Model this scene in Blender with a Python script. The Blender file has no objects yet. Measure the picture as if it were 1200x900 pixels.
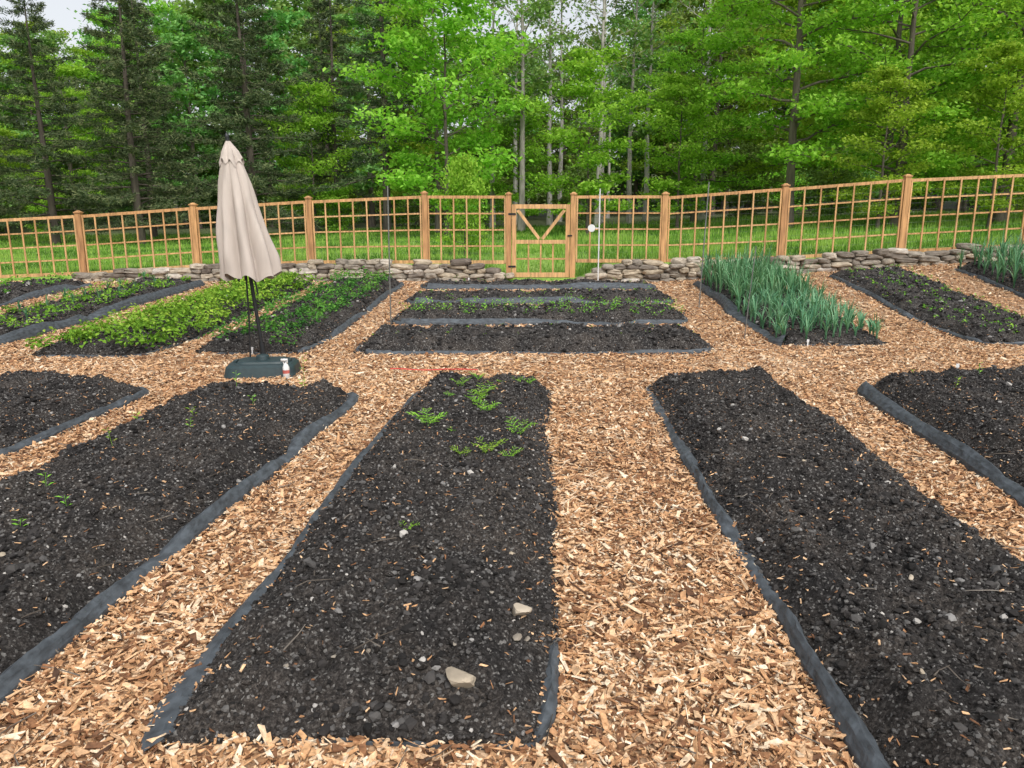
import bpy, math, random
import numpy as np
R=np.random.default_rng(7); random.seed(7)
sc=bpy.context.scene
COL=sc.collection
# ---------------------------------------------------------------- helpers
def ss(a,b,x):
    t=np.clip((np.asarray(x,float)-a)/(b-a),0,1); return t*t*(3-2*t)
def _h(ix,iy,s):
    v=np.sin(ix*127.1+iy*311.7+s*74.7)*43758.5453
    return v-np.floor(v)
def vn(x,y,s=0):
    x=np.asarray(x,float);y=np.asarray(y,float)
    ix=np.floor(x);iy=np.floor(y);fx=x-ix;fy=y-iy
    fx=fx*fx*(3-2*fx);fy=fy*fy*(3-2*fy)
    return (_h(ix,iy,s)*(1-fx)+_h(ix+1,iy,s)*fx)*(1-fy)+(_h(ix,iy+1,s)*(1-fx)+_h(ix+1,iy+1,s)*fx)*fy
def fbm(x,y,s=0,o=3):
    a=.5;r=0;n=0
    for i in range(o):
        r=r+a*vn(x*2**i+i*17.3,y*2**i-i*9.1,s+i);n+=a;a*=.5
    return r/n
def mesh_np(name,V,F,mat,tint=None,smooth=False):
    me=bpy.data.meshes.new(name); V=np.asarray(V,np.float32);F=np.asarray(F,np.int32)
    me.vertices.add(len(V)); me.vertices.foreach_set('co',V.ravel())
    nf,k=F.shape
    me.loops.add(nf*k); me.loops.foreach_set('vertex_index',F.ravel())
    me.polygons.add(nf); me.polygons.foreach_set('loop_start',np.arange(nf,dtype=np.int32)*k)
    if tint is not None:
        a=me.attributes.new('tint','FLOAT','POINT'); a.data.foreach_set('value',np.asarray(tint,np.float32))
    me.update(calc_edges=True)
    me.polygons.foreach_set('use_smooth',np.full(nf,smooth,dtype=bool))
    me.materials.append(mat)
    return me
def obj(name,me,parent=None,loc=(0,0,0),rz=0,scale=1):
    o=bpy.data.objects.new(name,me); COL.objects.link(o)
    o.location=loc; o.rotation_euler=(0,0,rz)
    o.scale=(scale,)*3 if not isinstance(scale,tuple) else scale
    if parent: o.parent=parent
    return o
def empty(name,loc=(0,0,0)):
    o=bpy.data.objects.new(name,None); COL.objects.link(o); o.location=loc; o.empty_display_size=.2; return o
class Acc:
    def __init__(s): s.V=[];s.F=[];s.T=[];s.n=0
    def add(s,V,F,t=0.5):
        V=np.asarray(V,float);s.V.append(V);s.F.append(np.asarray(F,int)+s.n);s.n+=len(V)
        s.T.append(np.full(len(V),t) if np.isscalar(t) else np.asarray(t,float))
    def mesh(s,name,mat,smooth=False):
        return mesh_np(name,np.concatenate(s.V),np.concatenate(s.F),mat,np.concatenate(s.T),smooth)
def tube(P,rad,n=6):
    P=np.asarray(P,float);m=len(P);rad=np.broadcast_to(rad,(m,))
    T=np.gradient(P,axis=0);T/=np.linalg.norm(T,axis=1)[:,None]+1e-9
    ref=np.array([1.,0,0]) if abs(T[0][0])<.8 else np.array([0,1.,0])
    A=np.cross(T,ref);A/=np.linalg.norm(A,axis=1)[:,None]+1e-9;B=np.cross(T,A)
    th=np.arange(n)/n*2*np.pi
    V=P[:,None]+rad[:,None,None]*(np.cos(th)[None,:,None]*A[:,None]+np.sin(th)[None,:,None]*B[:,None])
    i=np.arange(m-1)[:,None]*n;j=np.arange(n)[None];k=(j+1)%n
    F=np.stack([i+j,i+k,i+n+k,i+n+j],-1).reshape(-1,4)
    return V.reshape(-1,3),F
BF=np.array([[0,3,2,1],[4,5,6,7],[0,1,5,4],[1,2,6,5],[2,3,7,6],[3,0,4,7]])
def box(c,s,rot=None):
    x,y,z=np.array(s)/2.
    V=np.array([[-x,-y,-z],[x,-y,-z],[x,y,-z],[-x,y,-z],[-x,-y,z],[x,-y,z],[x,y,z],[-x,y,z]])
    if rot is not None: V=V@np.array(rot).T
    return V+np.array(c),BF
def beam(p,q,w,d):
    p=np.array(p,float);q=np.array(q,float);a=q-p;L=np.linalg.norm(a);a/=L
    up=np.array([0,1.,0]) if abs(a[1])<.9 else np.array([0,0,1.])
    b=np.cross(a,up);b/=np.linalg.norm(b);c=np.cross(b,a)
    return box((p+q)/2,(L,w,d),np.stack([a,b,c],1))
# ---------------------------------------------------------------- materials
def newmat(name):
    m=bpy.data.materials.new(name);m.use_nodes=True;nt=m.node_tree;nt.nodes.clear()
    out=nt.nodes.new('ShaderNodeOutputMaterial');return m,nt,out
def N(nt,t,**k):
    n=nt.nodes.new(t)
    for a,b in k.items():
        if a in n.inputs.keys(): n.inputs[a].default_value=b
        else: setattr(n,a,b)
    return n
def ramp(nt,fac,cols):
    r=nt.nodes.new('ShaderNodeValToRGB');e=r.color_ramp.elements
    while len(e)<len(cols): e.new(.5)
    for i,(p,c) in enumerate(cols): e[i].position=p;e[i].color=(*c,1)
    nt.links.new(fac,r.inputs[0]);return r.outputs[0]
def mapped(nt,scale=(1,1,1)):
    tc=N(nt,'ShaderNodeTexCoord');mp=N(nt,'ShaderNodeMapping');mp.inputs['Scale'].default_value=scale
    nt.links.new(tc.outputs['Object'],mp.inputs[0]);return mp.outputs[0]
def mixc(nt,f,a,b,mode='MIX'):
    m=N(nt,'ShaderNodeMix',data_type='RGBA',blend_type=mode)
    for s,v in ((m.inputs[0],f),(m.inputs[6],a),(m.inputs[7],b)):
        if hasattr(v,'links'): nt.links.new(v,s)
        else: s.default_value=v if not isinstance(v,tuple) else (*v,1)
    return m.outputs[2]
def tinted(name,cols,rough=.8,noise=None,bump=0,spec=.3):
    """colour from the per-piece tint attribute, broken up with noise"""
    m,nt,out=newmat(name);L=nt.links
    at=N(nt,'ShaderNodeAttribute',attribute_name='tint')
    c=ramp(nt,at.outputs['Fac'],cols)
    p=N(nt,'ShaderNodeBsdfPrincipled',Roughness=rough);p.inputs['Specular IOR Level'].default_value=spec
    if noise:
        nz=N(nt,'ShaderNodeTexNoise',Scale=1.0,Detail=4.0);L.new(mapped(nt,noise),nz.inputs['Vector'])
        k=ramp(nt,nz.outputs[0],[(.3,(.6,.6,.6)),(.7,(1.25,1.25,1.25))])
        c=mixc(nt,1.0,c,k,'MULTIPLY')
        if bump:
            b=N(nt,'ShaderNodeBump',Strength=bump,Distance=.01);L.new(nz.outputs[0],b.inputs['Height']);L.new(b.outputs[0],p.inputs['Normal'])
    L.new(c,p.inputs['Base Color']);L.new(p.outputs[0],out.inputs[0]);return m
def leafmat(name,cols,trans=.35,vary=.12):
    m,nt,out=newmat(name);L=nt.links
    at=N(nt,'ShaderNodeAttribute',attribute_name='tint');c=ramp(nt,at.outputs['Fac'],cols)
    oi=N(nt,'ShaderNodeObjectInfo');h=N(nt,'ShaderNodeHueSaturation')
    mr=N(nt,'ShaderNodeMapRange');mr.inputs[3].default_value=.5-vary*.15;mr.inputs[4].default_value=.5+vary*.15
    mv=N(nt,'ShaderNodeMapRange');mv.inputs[3].default_value=1-vary;mv.inputs[4].default_value=1+vary
    L.new(oi.outputs['Random'],mr.inputs[0]);L.new(oi.outputs['Random'],mv.inputs[0])
    L.new(mr.outputs[0],h.inputs['Hue']);L.new(mv.outputs[0],h.inputs['Value']);L.new(c,h.inputs['Color'])
    d=N(nt,'ShaderNodeBsdfDiffuse');L.new(h.outputs[0],d.inputs['Color'])
    if trans<=0: L.new(d.outputs[0],out.inputs[0]);return m
    t=N(nt,'ShaderNodeBsdfTranslucent');mx=N(nt,'ShaderNodeMixShader');mx.inputs[0].default_value=trans
    L.new(mixc(nt,1.0,h.outputs[0],(1.3,1.25,.7),'MULTIPLY'),t.inputs['Color'])
    L.new(d.outputs[0],mx.inputs[1]);L.new(t.outputs[0],mx.inputs[2]);L.new(mx.outputs[0],out.inputs[0]);return m
M_chip=tinted('wood_chip',[(0,(.065,.034,.020)),(.2,(.28,.13,.06)),(.5,(.61,.35,.175)),(.8,(.74,.50,.30)),(1,(.83,.70,.52))],.8,(60,60,60),.3)
M_clod=tinted('soil_crumb',[(0,(.009,.008,.0075)),(.6,(.040,.036,.034)),(.88,(.11,.105,.10)),(.95,(.25,.24,.23)),(1,(.48,.45,.41))],.9)
M_stone=tinted('field_stone',[(0,(.13,.105,.085)),(.5,(.28,.245,.20)),(.8,(.40,.33,.24)),(1,(.48,.44,.39))],.9,(9,9,14),.6)
M_wood=tinted('cedar_wood',[(0,(.37,.19,.085)),(.5,(.51,.28,.12)),(1,(.62,.38,.18))],.65,(25,25,3),.2)
M_bark=tinted('bark',[(0,(.06,.048,.038)),(.5,(.16,.135,.11)),(1,(.44,.41,.37))],.95,(7,7,1.5),.8)
M_leafb=leafmat('spring_leaf',[(0,(.09,.20,.022)),(.5,(.25,.46,.052)),(1,(.43,.64,.11))],.45,.16)
M_leafm=leafmat('forest_leaf',[(0,(.08,.165,.05)),(.5,(.19,.345,.095)),(1,(.34,.50,.17))],.4,.25)
M_leafd=leafmat('pine_needle',[(0,(.03,.05,.026)),(.5,(.085,.125,.058)),(1,(.19,.22,.10))],0)
M_herb=leafmat('bed_leaf',[(0,(.055,.16,.02)),(.5,(.18,.41,.048)),(1,(.38,.60,.09))],.3)
M_herbd=leafmat('bed_leaf_dark',[(0,(.035,.11,.027)),(.5,(.10,.26,.05)),(1,(.23,.44,.075))],.3)
M_garlic=leafmat('garlic_leaf',[(0,(.05,.14,.075)),(.5,(.125,.29,.145)),(1,(.29,.47,.28))],.25)
M_grassb=leafmat('grass_blade',[(0,(.075,.165,.028)),(.5,(.17,.32,.05)),(1,(.31,.45,.095))],.3)
def m_chipground():
    m,nt,out=newmat('wood_chip_mulch');L=nt.links;p=N(nt,'ShaderNodeBsdfPrincipled',Roughness=.85)
    nz=N(nt,'ShaderNodeTexNoise',Scale=9.0,Detail=3.0);L.new(mapped(nt),nz.inputs['Vector'])
    v1=N(nt,'ShaderNodeTexVoronoi',Scale=38.0);v2=N(nt,'ShaderNodeTexVoronoi',Scale=75.0)
    L.new(mapped(nt,(1,.55,1)),v1.inputs['Vector']);L.new(mapped(nt,(.5,1,1)),v2.inputs['Vector'])
    s1=N(nt,'ShaderNodeSeparateColor');L.new(v1.outputs['Color'],s1.inputs[0])
    s2=N(nt,'ShaderNodeSeparateColor');L.new(v2.outputs['Color'],s2.inputs[0])
    cc=[(0,(.055,.03,.018)),(.3,(.22,.11,.055)),(.65,(.50,.29,.15)),(1,(.70,.50,.32))]
    c=mixc(nt,.5,ramp(nt,s1.outputs[0],cc),ramp(nt,s2.outputs[0],cc))
    c=mixc(nt,1.0,c,ramp(nt,nz.outputs[0],[(.3,(.6,.58,.56)),(.7,(1.1,1.1,1.1))]),'MULTIPLY')
    L.new(c,p.inputs['Base Color'])
    b=N(nt,'ShaderNodeBump',Strength=.9,Distance=.012);L.new(s1.outputs[1],b.inputs['Height']);L.new(b.outputs[0],p.inputs['Normal'])
    L.new(p.outputs[0],out.inputs[0]);return m
def m_soil():
    m,nt,out=newmat('garden_soil');L=nt.links;p=N(nt,'ShaderNodeBsdfPrincipled',Roughness=.92)
    p.inputs['Specular IOR Level'].default_value=.25
    n1=N(nt,'ShaderNodeTexNoise',Scale=70.0,Detail=6.0,Roughness=.75);n2=N(nt,'ShaderNodeTexNoise',Scale=3.0,Detail=4.0)
    v=N(nt,'ShaderNodeTexVoronoi',Scale=110.0);o=mapped(nt)
    for n in(n1,n2,v): L.new(o,n.inputs['Vector'])
    c=ramp(nt,n1.outputs[0],[(.34,(.006,.0055,.005)),(.5,(.031,.028,.0265)),(.72,(.12,.115,.11))])  # low noise, also the bump's hollows, painted darker: crevice shade in the colour
    c=mixc(nt,1.0,c,ramp(nt,n2.outputs[0],[(.35,(.6,.6,.62)),(.65,(1.4,1.30,1.2))]),'MULTIPLY')
    sp=N(nt,'ShaderNodeSeparateColor');L.new(v.outputs['Color'],sp.inputs[0])
    c=mixc(nt,ramp(nt,sp.outputs[0],[(.90,(0,0,0)),(.95,(.7,.7,.7))]),c,(.24,.23,.215))
    L.new(c,p.inputs['Base Color'])
    b=N(nt,'ShaderNodeBump',Strength=1.0,Distance=.012);L.new(n1.outputs[0],b.inputs['Height']);L.new(b.outputs[0],p.inputs['Normal'])
    L.new(p.outputs[0],out.inputs[0]);return m
def m_ground():
    m,nt,out=newmat('lawn_ground');L=nt.links;p=N(nt,'ShaderNodeBsdfPrincipled',Roughness=.9)
    n1=N(nt,'ShaderNodeTexNoise',Scale=.7,Detail=5.0);n2=N(nt,'ShaderNodeTexNoise',Scale=25.0,Detail=4.0);o=mapped(nt)
    L.new(o,n1.inputs['Vector']);L.new(o,n2.inputs['Vector'])
    c=ramp(nt,n1.outputs[0],[(.3,(.13,.25,.035)),(.55,(.20,.34,.05)),(.75,(.28,.39,.09))])
    c=mixc(nt,1.0,c,ramp(nt,n2.outputs[0],[(.3,(.6,.6,.6)),(.7,(1.25,1.25,1.25))]),'MULTIPLY')
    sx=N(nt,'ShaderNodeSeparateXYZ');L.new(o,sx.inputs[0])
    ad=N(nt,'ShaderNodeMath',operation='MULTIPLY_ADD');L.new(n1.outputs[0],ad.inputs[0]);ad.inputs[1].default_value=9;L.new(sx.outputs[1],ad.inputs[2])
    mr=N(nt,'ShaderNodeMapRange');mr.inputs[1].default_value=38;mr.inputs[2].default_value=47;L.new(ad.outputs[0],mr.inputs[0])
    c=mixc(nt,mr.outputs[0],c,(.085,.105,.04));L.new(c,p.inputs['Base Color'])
    b=N(nt,'ShaderNodeBump',Strength=.8,Distance=.04);L.new(n2.outputs[0],b.inputs['Height']);L.new(b.outputs[0],p.inputs['Normal'])
    L.new(p.outputs[0],out.inputs[0]);return m
def plain(name,col,rough=.5,metal=0,nscale=None,amp=.2,bump=0):
    m,nt,out=newmat(name);L=nt.links;p=N(nt,'ShaderNodeBsdfPrincipled',Roughness=rough,Metallic=metal)
    nz=N(nt,'ShaderNodeTexNoise',Scale=1.0,Detail=5.0);L.new(mapped(nt,nscale or (12,12,12)),nz.inputs['Vector'])
    k=ramp(nt,nz.outputs[0],[(.3,tuple(c*(1-amp) for c in col)),(.7,tuple(min(1,c*(1+amp)) for c in col))])
    L.new(k,p.inputs['Base Color'])
    if bump:
        b=N(nt,'ShaderNodeBump',Strength=bump,Distance=.01);L.new(nz.outputs[0],b.inputs['Height']);L.new(b.outputs[0],p.inputs['Normal'])
    L.new(p.outputs[0],out.inputs[0]);return m
M_cg=m_chipground();M_soil=m_soil();M_ground=m_ground()
M_fab=plain('landscape_fabric',(.058,.068,.078),.7,0,(14,14,40),.5,.8)
M_canvas=plain('umbrella_canvas',(.47,.405,.36),.85,0,(14,14,3),.09,.3)
M_dark=plain('dark_metal',(.02,.021,.023),.4,.3)
M_base=plain('base_plastic',(.017,.036,.040),.5,0,(30,30,30),.2,.1)
M_white=plain('white_plastic',(.66,.66,.65),.4,0,(20,20,20),.04)
M_red=plain('red_twine',(.65,.05,.05),.6)
M_steel=plain('galvanised_steel',(.20,.20,.19),.5,.6)
# ---------------------------------------------------------------- terrain
def fy(x):
    x=np.asarray(x,float);return 16.8-np.clip(x-1.3,0,14)*.11
def G(x,y):
    x=np.asarray(x,float);y=np.asarray(y,float)
    return .2*ss(9.5,16,y)+.075*np.clip(x-3,0,9)*ss(9.5,16,y)
FX=[-40,-11.7,-9.2,-6.75,-4.3,-1.85,1,3.2,5.6,8,10.3,20];FZ=[.0,.22,.32,.47,.56,.56,.56,.60,.68,.82,.95,1.2]
def Ff(x,y):
    z=np.interp(x,FX,FZ)
    gate=ss(-.9,-.15,x)*(1-ss(1.4,2.1,x))*(1-ss(17.4,20,y))
    return z*(1-gate)+.26*gate+.018*np.clip(y-17,0,60)+5.5*ss(62,105,y)+.15*(fbm(np.asarray(x)*.12,np.asarray(y)*.12,5)-.5)*ss(18,24,y)
def T(x,y):
    st=ss(0,.12,np.asarray(y)-(fy(x)-.22))
    return (G(x,y)-.05)*(1-st)+Ff(x,y)*st
def grid(xs,ys):
    X,Y=np.meshgrid(xs,ys);nx=len(xs);ny=len(ys)
    i=np.arange(ny-1)[:,None]*nx;j=np.arange(nx-1)[None]
    F=np.stack([i+j,i+j+1,i+nx+j+1,i+nx+j],-1).reshape(-1,4);return X,Y,F
xs=np.concatenate([[-600,-300,-150,-80,-50,-30,-22],np.arange(-16,16.01,.25),[22,30,50,80,150,300,600]])
ys=np.concatenate([[-300,-100,-30,-10,-3],np.arange(0,14.6,.5),np.arange(14.7,18,.06),np.arange(18,60,1.),np.arange(62,108,4.),[130,200,400,900]])
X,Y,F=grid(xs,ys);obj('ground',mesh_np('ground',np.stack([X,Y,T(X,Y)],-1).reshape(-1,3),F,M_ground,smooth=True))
def P(x,y): return G(x,y)+.03*(fbm(x*1.3,y*1.3,3)-.5)+.014*(fbm(x*6,y*6,13)-.5)
us=np.linspace(-14,14,281);vs=np.linspace(0,1,240)
U,Vv,F=grid(us,vs);yy=-1+(fy(U)-.2+1)*Vv
obj('wood_chip_path',mesh_np('wood_chip_path',np.stack([U,yy,P(U,yy)],-1).reshape(-1,3),F,M_cg,smooth=True))
# ---------------------------------------------------------------- beds
class Bed:
    # vis = how much fabric shows on the (left, far, right, near) sides
    def __init__(s,nl,nr,fl,fr,H=.12,res=.02,seed=0,vis=(.8,.5,.6,.8)):
        s.c=[np.array(a,float) for a in(nl,nr,fl,fr)];s.H=H;s.res=res;s.seed=seed;s.vis=vis
        s.W=np.linalg.norm(s.c[1]-s.c[0]);s.L=np.linalg.norm(s.c[2]-s.c[0])
        n=int(s.L*8);m=max(4,int(s.W*8))
        a=[(0,t) for t in np.linspace(0,1,n)]+[(q,1) for q in np.linspace(0,1,m)[1:]]+[(1,t) for t in np.linspace(1,0,n)[1:]]+[(q,0) for q in np.linspace(1,0,m)[1:-1]]
        a=np.array(a);s.poly=s.pt(a[:,0],a[:,1])
    def pt(s,q,t):
        r=np.maximum(.93,(1-np.abs(2*t-1)**(14*s.L/2))**.12)
        k=.5+(q-.5)*r
        am=.085/s.W
        k=k+(1-q)*(fbm(t*s.L*.9,0*t+1,s.seed)-.5)*am+q*(fbm(t*s.L*.9,0*t+9,s.seed)-.5)*am
        t2=t+((1-t)*(vn(q*s.W*2,0*t+4,s.seed)-.5)+t*(vn(q*s.W*2,0*t+7,s.seed)-.5))*.07/s.L
        k=k[...,None];t2=t2[...,None];c=s.c
        return (c[0]*(1-k)+c[1]*k)*(1-t2)+(c[2]*(1-k)+c[3]*k)*t2
    def z(s,q,t,x,y):
        d=np.minimum(np.minimum(q,1-q)*s.W,np.minimum(t,1-t)*s.L);e=ss(-.06,.24,d)
        n=(fbm(x*2.6,y*2.6,s.seed+2)-.5)*.12+(fbm(x*9,y*9,s.seed+5,3)-.5)*.105+(fbm(x*36,y*36,s.seed+8,2)-.5)*.042
        return G(x,y)+.005+s.H*e+n*(.25+.75*e)
    def inside(s,x,y,pad=0):
        p=s.poly;ins=np.zeros(len(x),bool);lo=p.min(0);hi=p.max(0)
        idx=np.where((x>lo[0])&(x<hi[0])&(y>lo[1])&(y<hi[1]))[0]
        if len(idx)==0: return ins
        xx=x[idx];yy=y[idx];r=np.zeros(len(idx),bool)
        for i in range(len(p)):
            a=p[i];b=p[i-1]
            if a[1]==b[1]: continue
            r^=((a[1]>yy)!=(b[1]>yy))&(xx<(b[0]-a[0])*(yy-a[1])/(b[1]-a[1])+a[0])
        ins[idx]=r;return ins
B={}
B['c']=Bed((-1.12,2.08),(.14,2.08),(-.85,7.05),(.33,7.10),.16,.011,1,(.85,.1,.15,.0))
B['r']=Bed((1.0,1.0),(2.25,1.0),(1.28,7.2),(2.50,7.2),.16,.012,2,(1.15,.1,.1,.5))
B['rr']=Bed((2.85,3.2),(4.9,3.2),(3.2,6.95),(5.3,7.4),.20,.016,3,(1.6,.2,.2,.3))
B['l']=Bed((-3.15,1.2),(-1.82,1.2),(-2.75,6.7),(-1.36,6.7),.18,.013,4,(.2,.15,1.3,.5))
B['ll']=Bed((-4.95,3.0),(-3.6,3.0),(-4.7,7.15),(-3.3,6.85),.16,.018,5,(.2,.2,1.0,.3))
B['b1']=Bed((-1.85,8.85),(2.42,8.95),(-1.85,10.1),(2.42,10.15),.18,.03,6,(.6,.3,.7,.9))
B['b2']=Bed((-1.75,11.1),(2.6,11.15),(-1.75,12.2),(2.6,12.25),.16,.035,7,(.7,.3,.7,1.5))
B['b3']=Bed((-1.8,13.0),(2.75,13.05),(-1.8,14.0),(2.75,14.05),.12,.04,8,(.7,.3,.7,1.9))
B['b4']=Bed((-1.8,14.85),(2.8,14.9),(-1.8,15.7),(2.8,15.7),.10,.04,9,(.7,.3,.7,1.9))
B['L1']=Bed((-3.75,8.9),(-2.45,8.9),(-3.5,15.6),(-2.2,15.6),.15,.04,10,(.3,.3,1.4,.35))
B['L2']=Bed((-5.5,8.7),(-4.2,8.7),(-5.2,15.6),(-3.95,15.6),.13,.04,11,(.3,.3,.5,.35))
B['L3']=Bed((-7.75,8.6),(-6.45,8.6),(-7.45,15.6),(-6.15,15.6),.13,.04,12,(.3,.3,2.2,.35))
B['L4']=Bed((-10.0,8.6),(-8.7,8.6),(-9.7,15.6),(-8.4,15.6),.13,.05,13,(.3,.3,2.0,.35))
B['L5']=Bed((-12.2,8.6),(-10.9,8.6),(-11.9,15.6),(-10.6,15.6),.13,.06,14,(.3,.3,1.5,.35))
B['R1']=Bed((3.35,9.5),(4.7,9.5),(3.65,15.4),(4.95,15.4),.13,.04,15,(2.4,.3,.5,.3))
B['R2']=Bed((5.85,9.6),(7.3,9.6),(6.15,15.2),(7.5,15.2),.13,.04,16,(1.2,.3,.3,.5))
B['R3']=Bed((8.2,9.4),(9.6,9.4),(8.4,14.9),(9.8,14.9),.13,.05,17,(1.2,.3,.3,.5))
ph=(1+5**.5)/2
ICO=np.array([[-1,ph,0],[1,ph,0],[-1,-ph,0],[1,-ph,0],[0,-1,ph],[0,1,ph],[0,-1,-ph],[0,1,-ph],[ph,0,-1],[ph,0,1],[-ph,0,-1],[-ph,0,1]])/1.9
ICF=np.array([[0,11,5],[0,5,1],[0,1,7],[0,7,10],[0,10,11],[1,5,9],[5,11,4],[11,10,2],[10,7,6],[7,1,8],[3,9,4],[3,4,2],[3,2,6],[3,6,8],[3,8,9],[4,9,5],[2,4,11],[6,2,10],[8,6,7],[9,8,1]])
def rotm(n):
    q=R.normal(size=(n,4));q/=np.linalg.norm(q,axis=1)[:,None];w,x,y,z=q.T
    return np.stack([1-2*(y*y+z*z),2*(x*y-z*w),2*(x*z+y*w),2*(x*y+z*w),1-2*(x*x+z*z),2*(y*z-x*w),2*(x*z-y*w),2*(y*z+x*w),1-2*(x*x+y*y)],1).reshape(n,3,3)
def lumps(pos,r,flat=.75):
    n=len(pos);V=ICO[None]*(1+R.normal(0,.2,(n,12,3)))*r[:,None,None]
    V=V*R.uniform([.75,.6,.6],[1.3,1,1],(n,1,3));V=np.einsum('nij,nkj->nki',rotm(n),V);V[...,2]*=flat
    V=V+pos[:,None];F=(ICF[None]+np.arange(n)[:,None,None]*12).reshape(-1,3);return V.reshape(-1,3),F
CF=np.array([[4,5,6,7],[0,1,5,4],[1,2,6,5],[2,3,7,6],[3,0,4,7]])
def chips(pos,length,width,thick,tilt=.3):
    n=len(pos)
    j=lambda:R.uniform(.55,1.3,n)
    hx=length/2;hy=width/2
    V=np.zeros((n,8,3))
    sx=[-1,1,1,-1];sy=[-1,-1,1,1]
    for k in range(4):
        V[:,k,0]=V[:,k+4,0]=sx[k]*hx*j();V[:,k,1]=V[:,k+4,1]=sy[k]*hy*R.uniform(.2,1.25,n)
        tw=R.normal(0,.0018,n);V[:,k,2]=-thick/2+tw;V[:,k+4,2]=thick/2+tw
    a=R.uniform(0,2*np.pi,n);b=R.normal(0,tilt,n);c=R.normal(0,tilt*1.3,n)
    ca,sa,cb,sb,cc,sc_=np.cos(a),np.sin(a),np.cos(b),np.sin(b),np.cos(c),np.sin(c)
    x,y,z=V[...,0],V[...,1],V[...,2]
    y,z=y*cc[:,None]-z*sc_[:,None],y*sc_[:,None]+z*cc[:,None]
    x,z=x*cb[:,None]+z*sb[:,None],-x*sb[:,None]+z*cb[:,None]
    x,y=x*ca[:,None]-y*sa[:,None],x*sa[:,None]+y*ca[:,None]
    V=np.stack([x,y,z],-1)+pos[:,None];F=(CF[None]+np.arange(n)[:,None,None]*8).reshape(-1,4);return V.reshape(-1,3),F
for k,b in B.items():
    e=empty('garden_bed')
    nx=max(8,int(b.W/b.res));ny=max(8,int(b.L/b.res))
    q,t,F=grid(np.linspace(0,1,nx),np.linspace(0,1,ny));p=b.pt(q,t);z=b.z(q,t,p[...,0],p[...,1])
    edge=(q==0)|(q==1)|(t==0)|(t==1);z=np.where(edge,G(p[...,0],p[...,1])-.03,z)
    obj('soil',mesh_np('soil',np.concatenate([p,z[...,None]],-1).reshape(-1,3),F,M_soil,smooth=True),e)
    near=k in('c','r','rr','l','ll')
    n=int(b.W*b.L*(4200 if near else 400));q=R.uniform(-.015,1.015,n);t=R.uniform(-.006,1.006,n);p=b.pt(q,t)
    cl=fbm(p[:,0]*3.5,p[:,1]*3.5,b.seed+40)
    r=np.exp(R.normal(math.log(.0050 if near else .014),.5,n)+1.8*(cl-.5)).clip(.002,.03)
    V,F=lumps(np.stack([p[:,0],p[:,1],b.z(q,t,p[:,0],p[:,1])+r*.3],-1),r)
    tt=R.uniform(0,.88,n)**1.1;m=R.random(n)<.03;tt[m]=R.uniform(.9,1,m.sum())
    obj('crumbs',mesh_np('crumbs',V,F,M_clod,np.repeat(tt,12)),e)
    if near:
        n=int(b.W*b.L*150);q=R.uniform(.02,.98,n);t=R.uniform(.01,.99,n);p=b.pt(q,t);r=R.uniform(.010,.028,n)
        V,F=lumps(np.stack([p[:,0],p[:,1],b.z(q,t,p[:,0],p[:,1])],-1),r,.8)
        obj('clods',mesh_np('clods',V,F,M_soil),e)
    n=int(b.W*b.L*(190 if near else 45));q=R.beta(.5,.5,n)*1.0;t=R.uniform(.0,1,n);p=b.pt(q,t)
    V,F=chips(np.stack([p[:,0],p[:,1],b.z(q,t,p[:,0],p[:,1])+.008],-1),R.uniform(.008,.032,n),R.uniform(.002,.010,n),np.full(n,.002))
    obj('debris',mesh_np('debris',V,F,M_chip,np.repeat(R.uniform(.05,.8,n),8)),e)
    pp=b.poly;pp=np.concatenate([pp,pp[:1]])
    seg=np.linalg.norm(np.diff(pp,axis=0),axis=1);cum=np.concatenate([[0],np.cumsum(seg)])
    m=int(cum[-1]/(.022 if near else .07));s=np.linspace(0,cum[-1],m)
    x=np.interp(s,cum,pp[:,0]);y=np.interp(s,cum,pp[:,1])
    ker=np.ones(5)/5;xs_=np.convolve(np.r_[x[-3:-1],x,x[1:3]],ker,'valid');ys_=np.convolve(np.r_[y[-3:-1],y,y[1:3]],ker,'valid')
    tx=np.gradient(xs_);ty=np.gradient(ys_);l=np.hypot(tx,ty)+1e-9;nx_,ny_=-ty/l,tx/l
    c4=np.array([0,b.L,b.L+b.W,2*b.L+b.W,2*b.L+2*b.W])*cum[-1]/(2*b.L+2*b.W);eps=.12
    kx=[c4[0],c4[1]-eps,c4[1]+eps,c4[2]-eps,c4[2]+eps,c4[3]-eps,c4[3]+eps,c4[4]];v4=b.vis
    vis=np.interp(s,kx,[v4[0],v4[0],v4[1],v4[1],v4[2],v4[2],v4[3],v4[3]])
    if k=='c':
        vis=vis*(1+.9*(1-ss(2.1,3.4,ys_))*(xs_<-.5)*(ys_>2.02));vis=np.maximum(vis,.75*(xs_>0)*(1-ss(2.55,2.75,ys_))*ss(2.05,2.2,ys_))
    nzv=fbm(s*1.1,s*0,b.seed+30);hide=ss(.52,.74,fbm(s*.8,s*0+8,b.seed))
    hgt=vis*(.028+.05*nzv)*(1-.75*hide)+.012*(vn(s*14,s*0+2,b.seed)-.5)-.012*(1-np.clip(vis,0,1))
    sp=np.clip(vis,.25,2.2)*(.55+1.05*fbm(s*1.5,s*0+3,b.seed))
    # thin sheet: outer hem tucked in the chips, sharp fold at the top, tail under the soil
    prof=[(.034,-.02),(.029,.30),(.017,.72),(.004,1.0),(.000,.93),(-.022,.55)]
    V=[]
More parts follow.
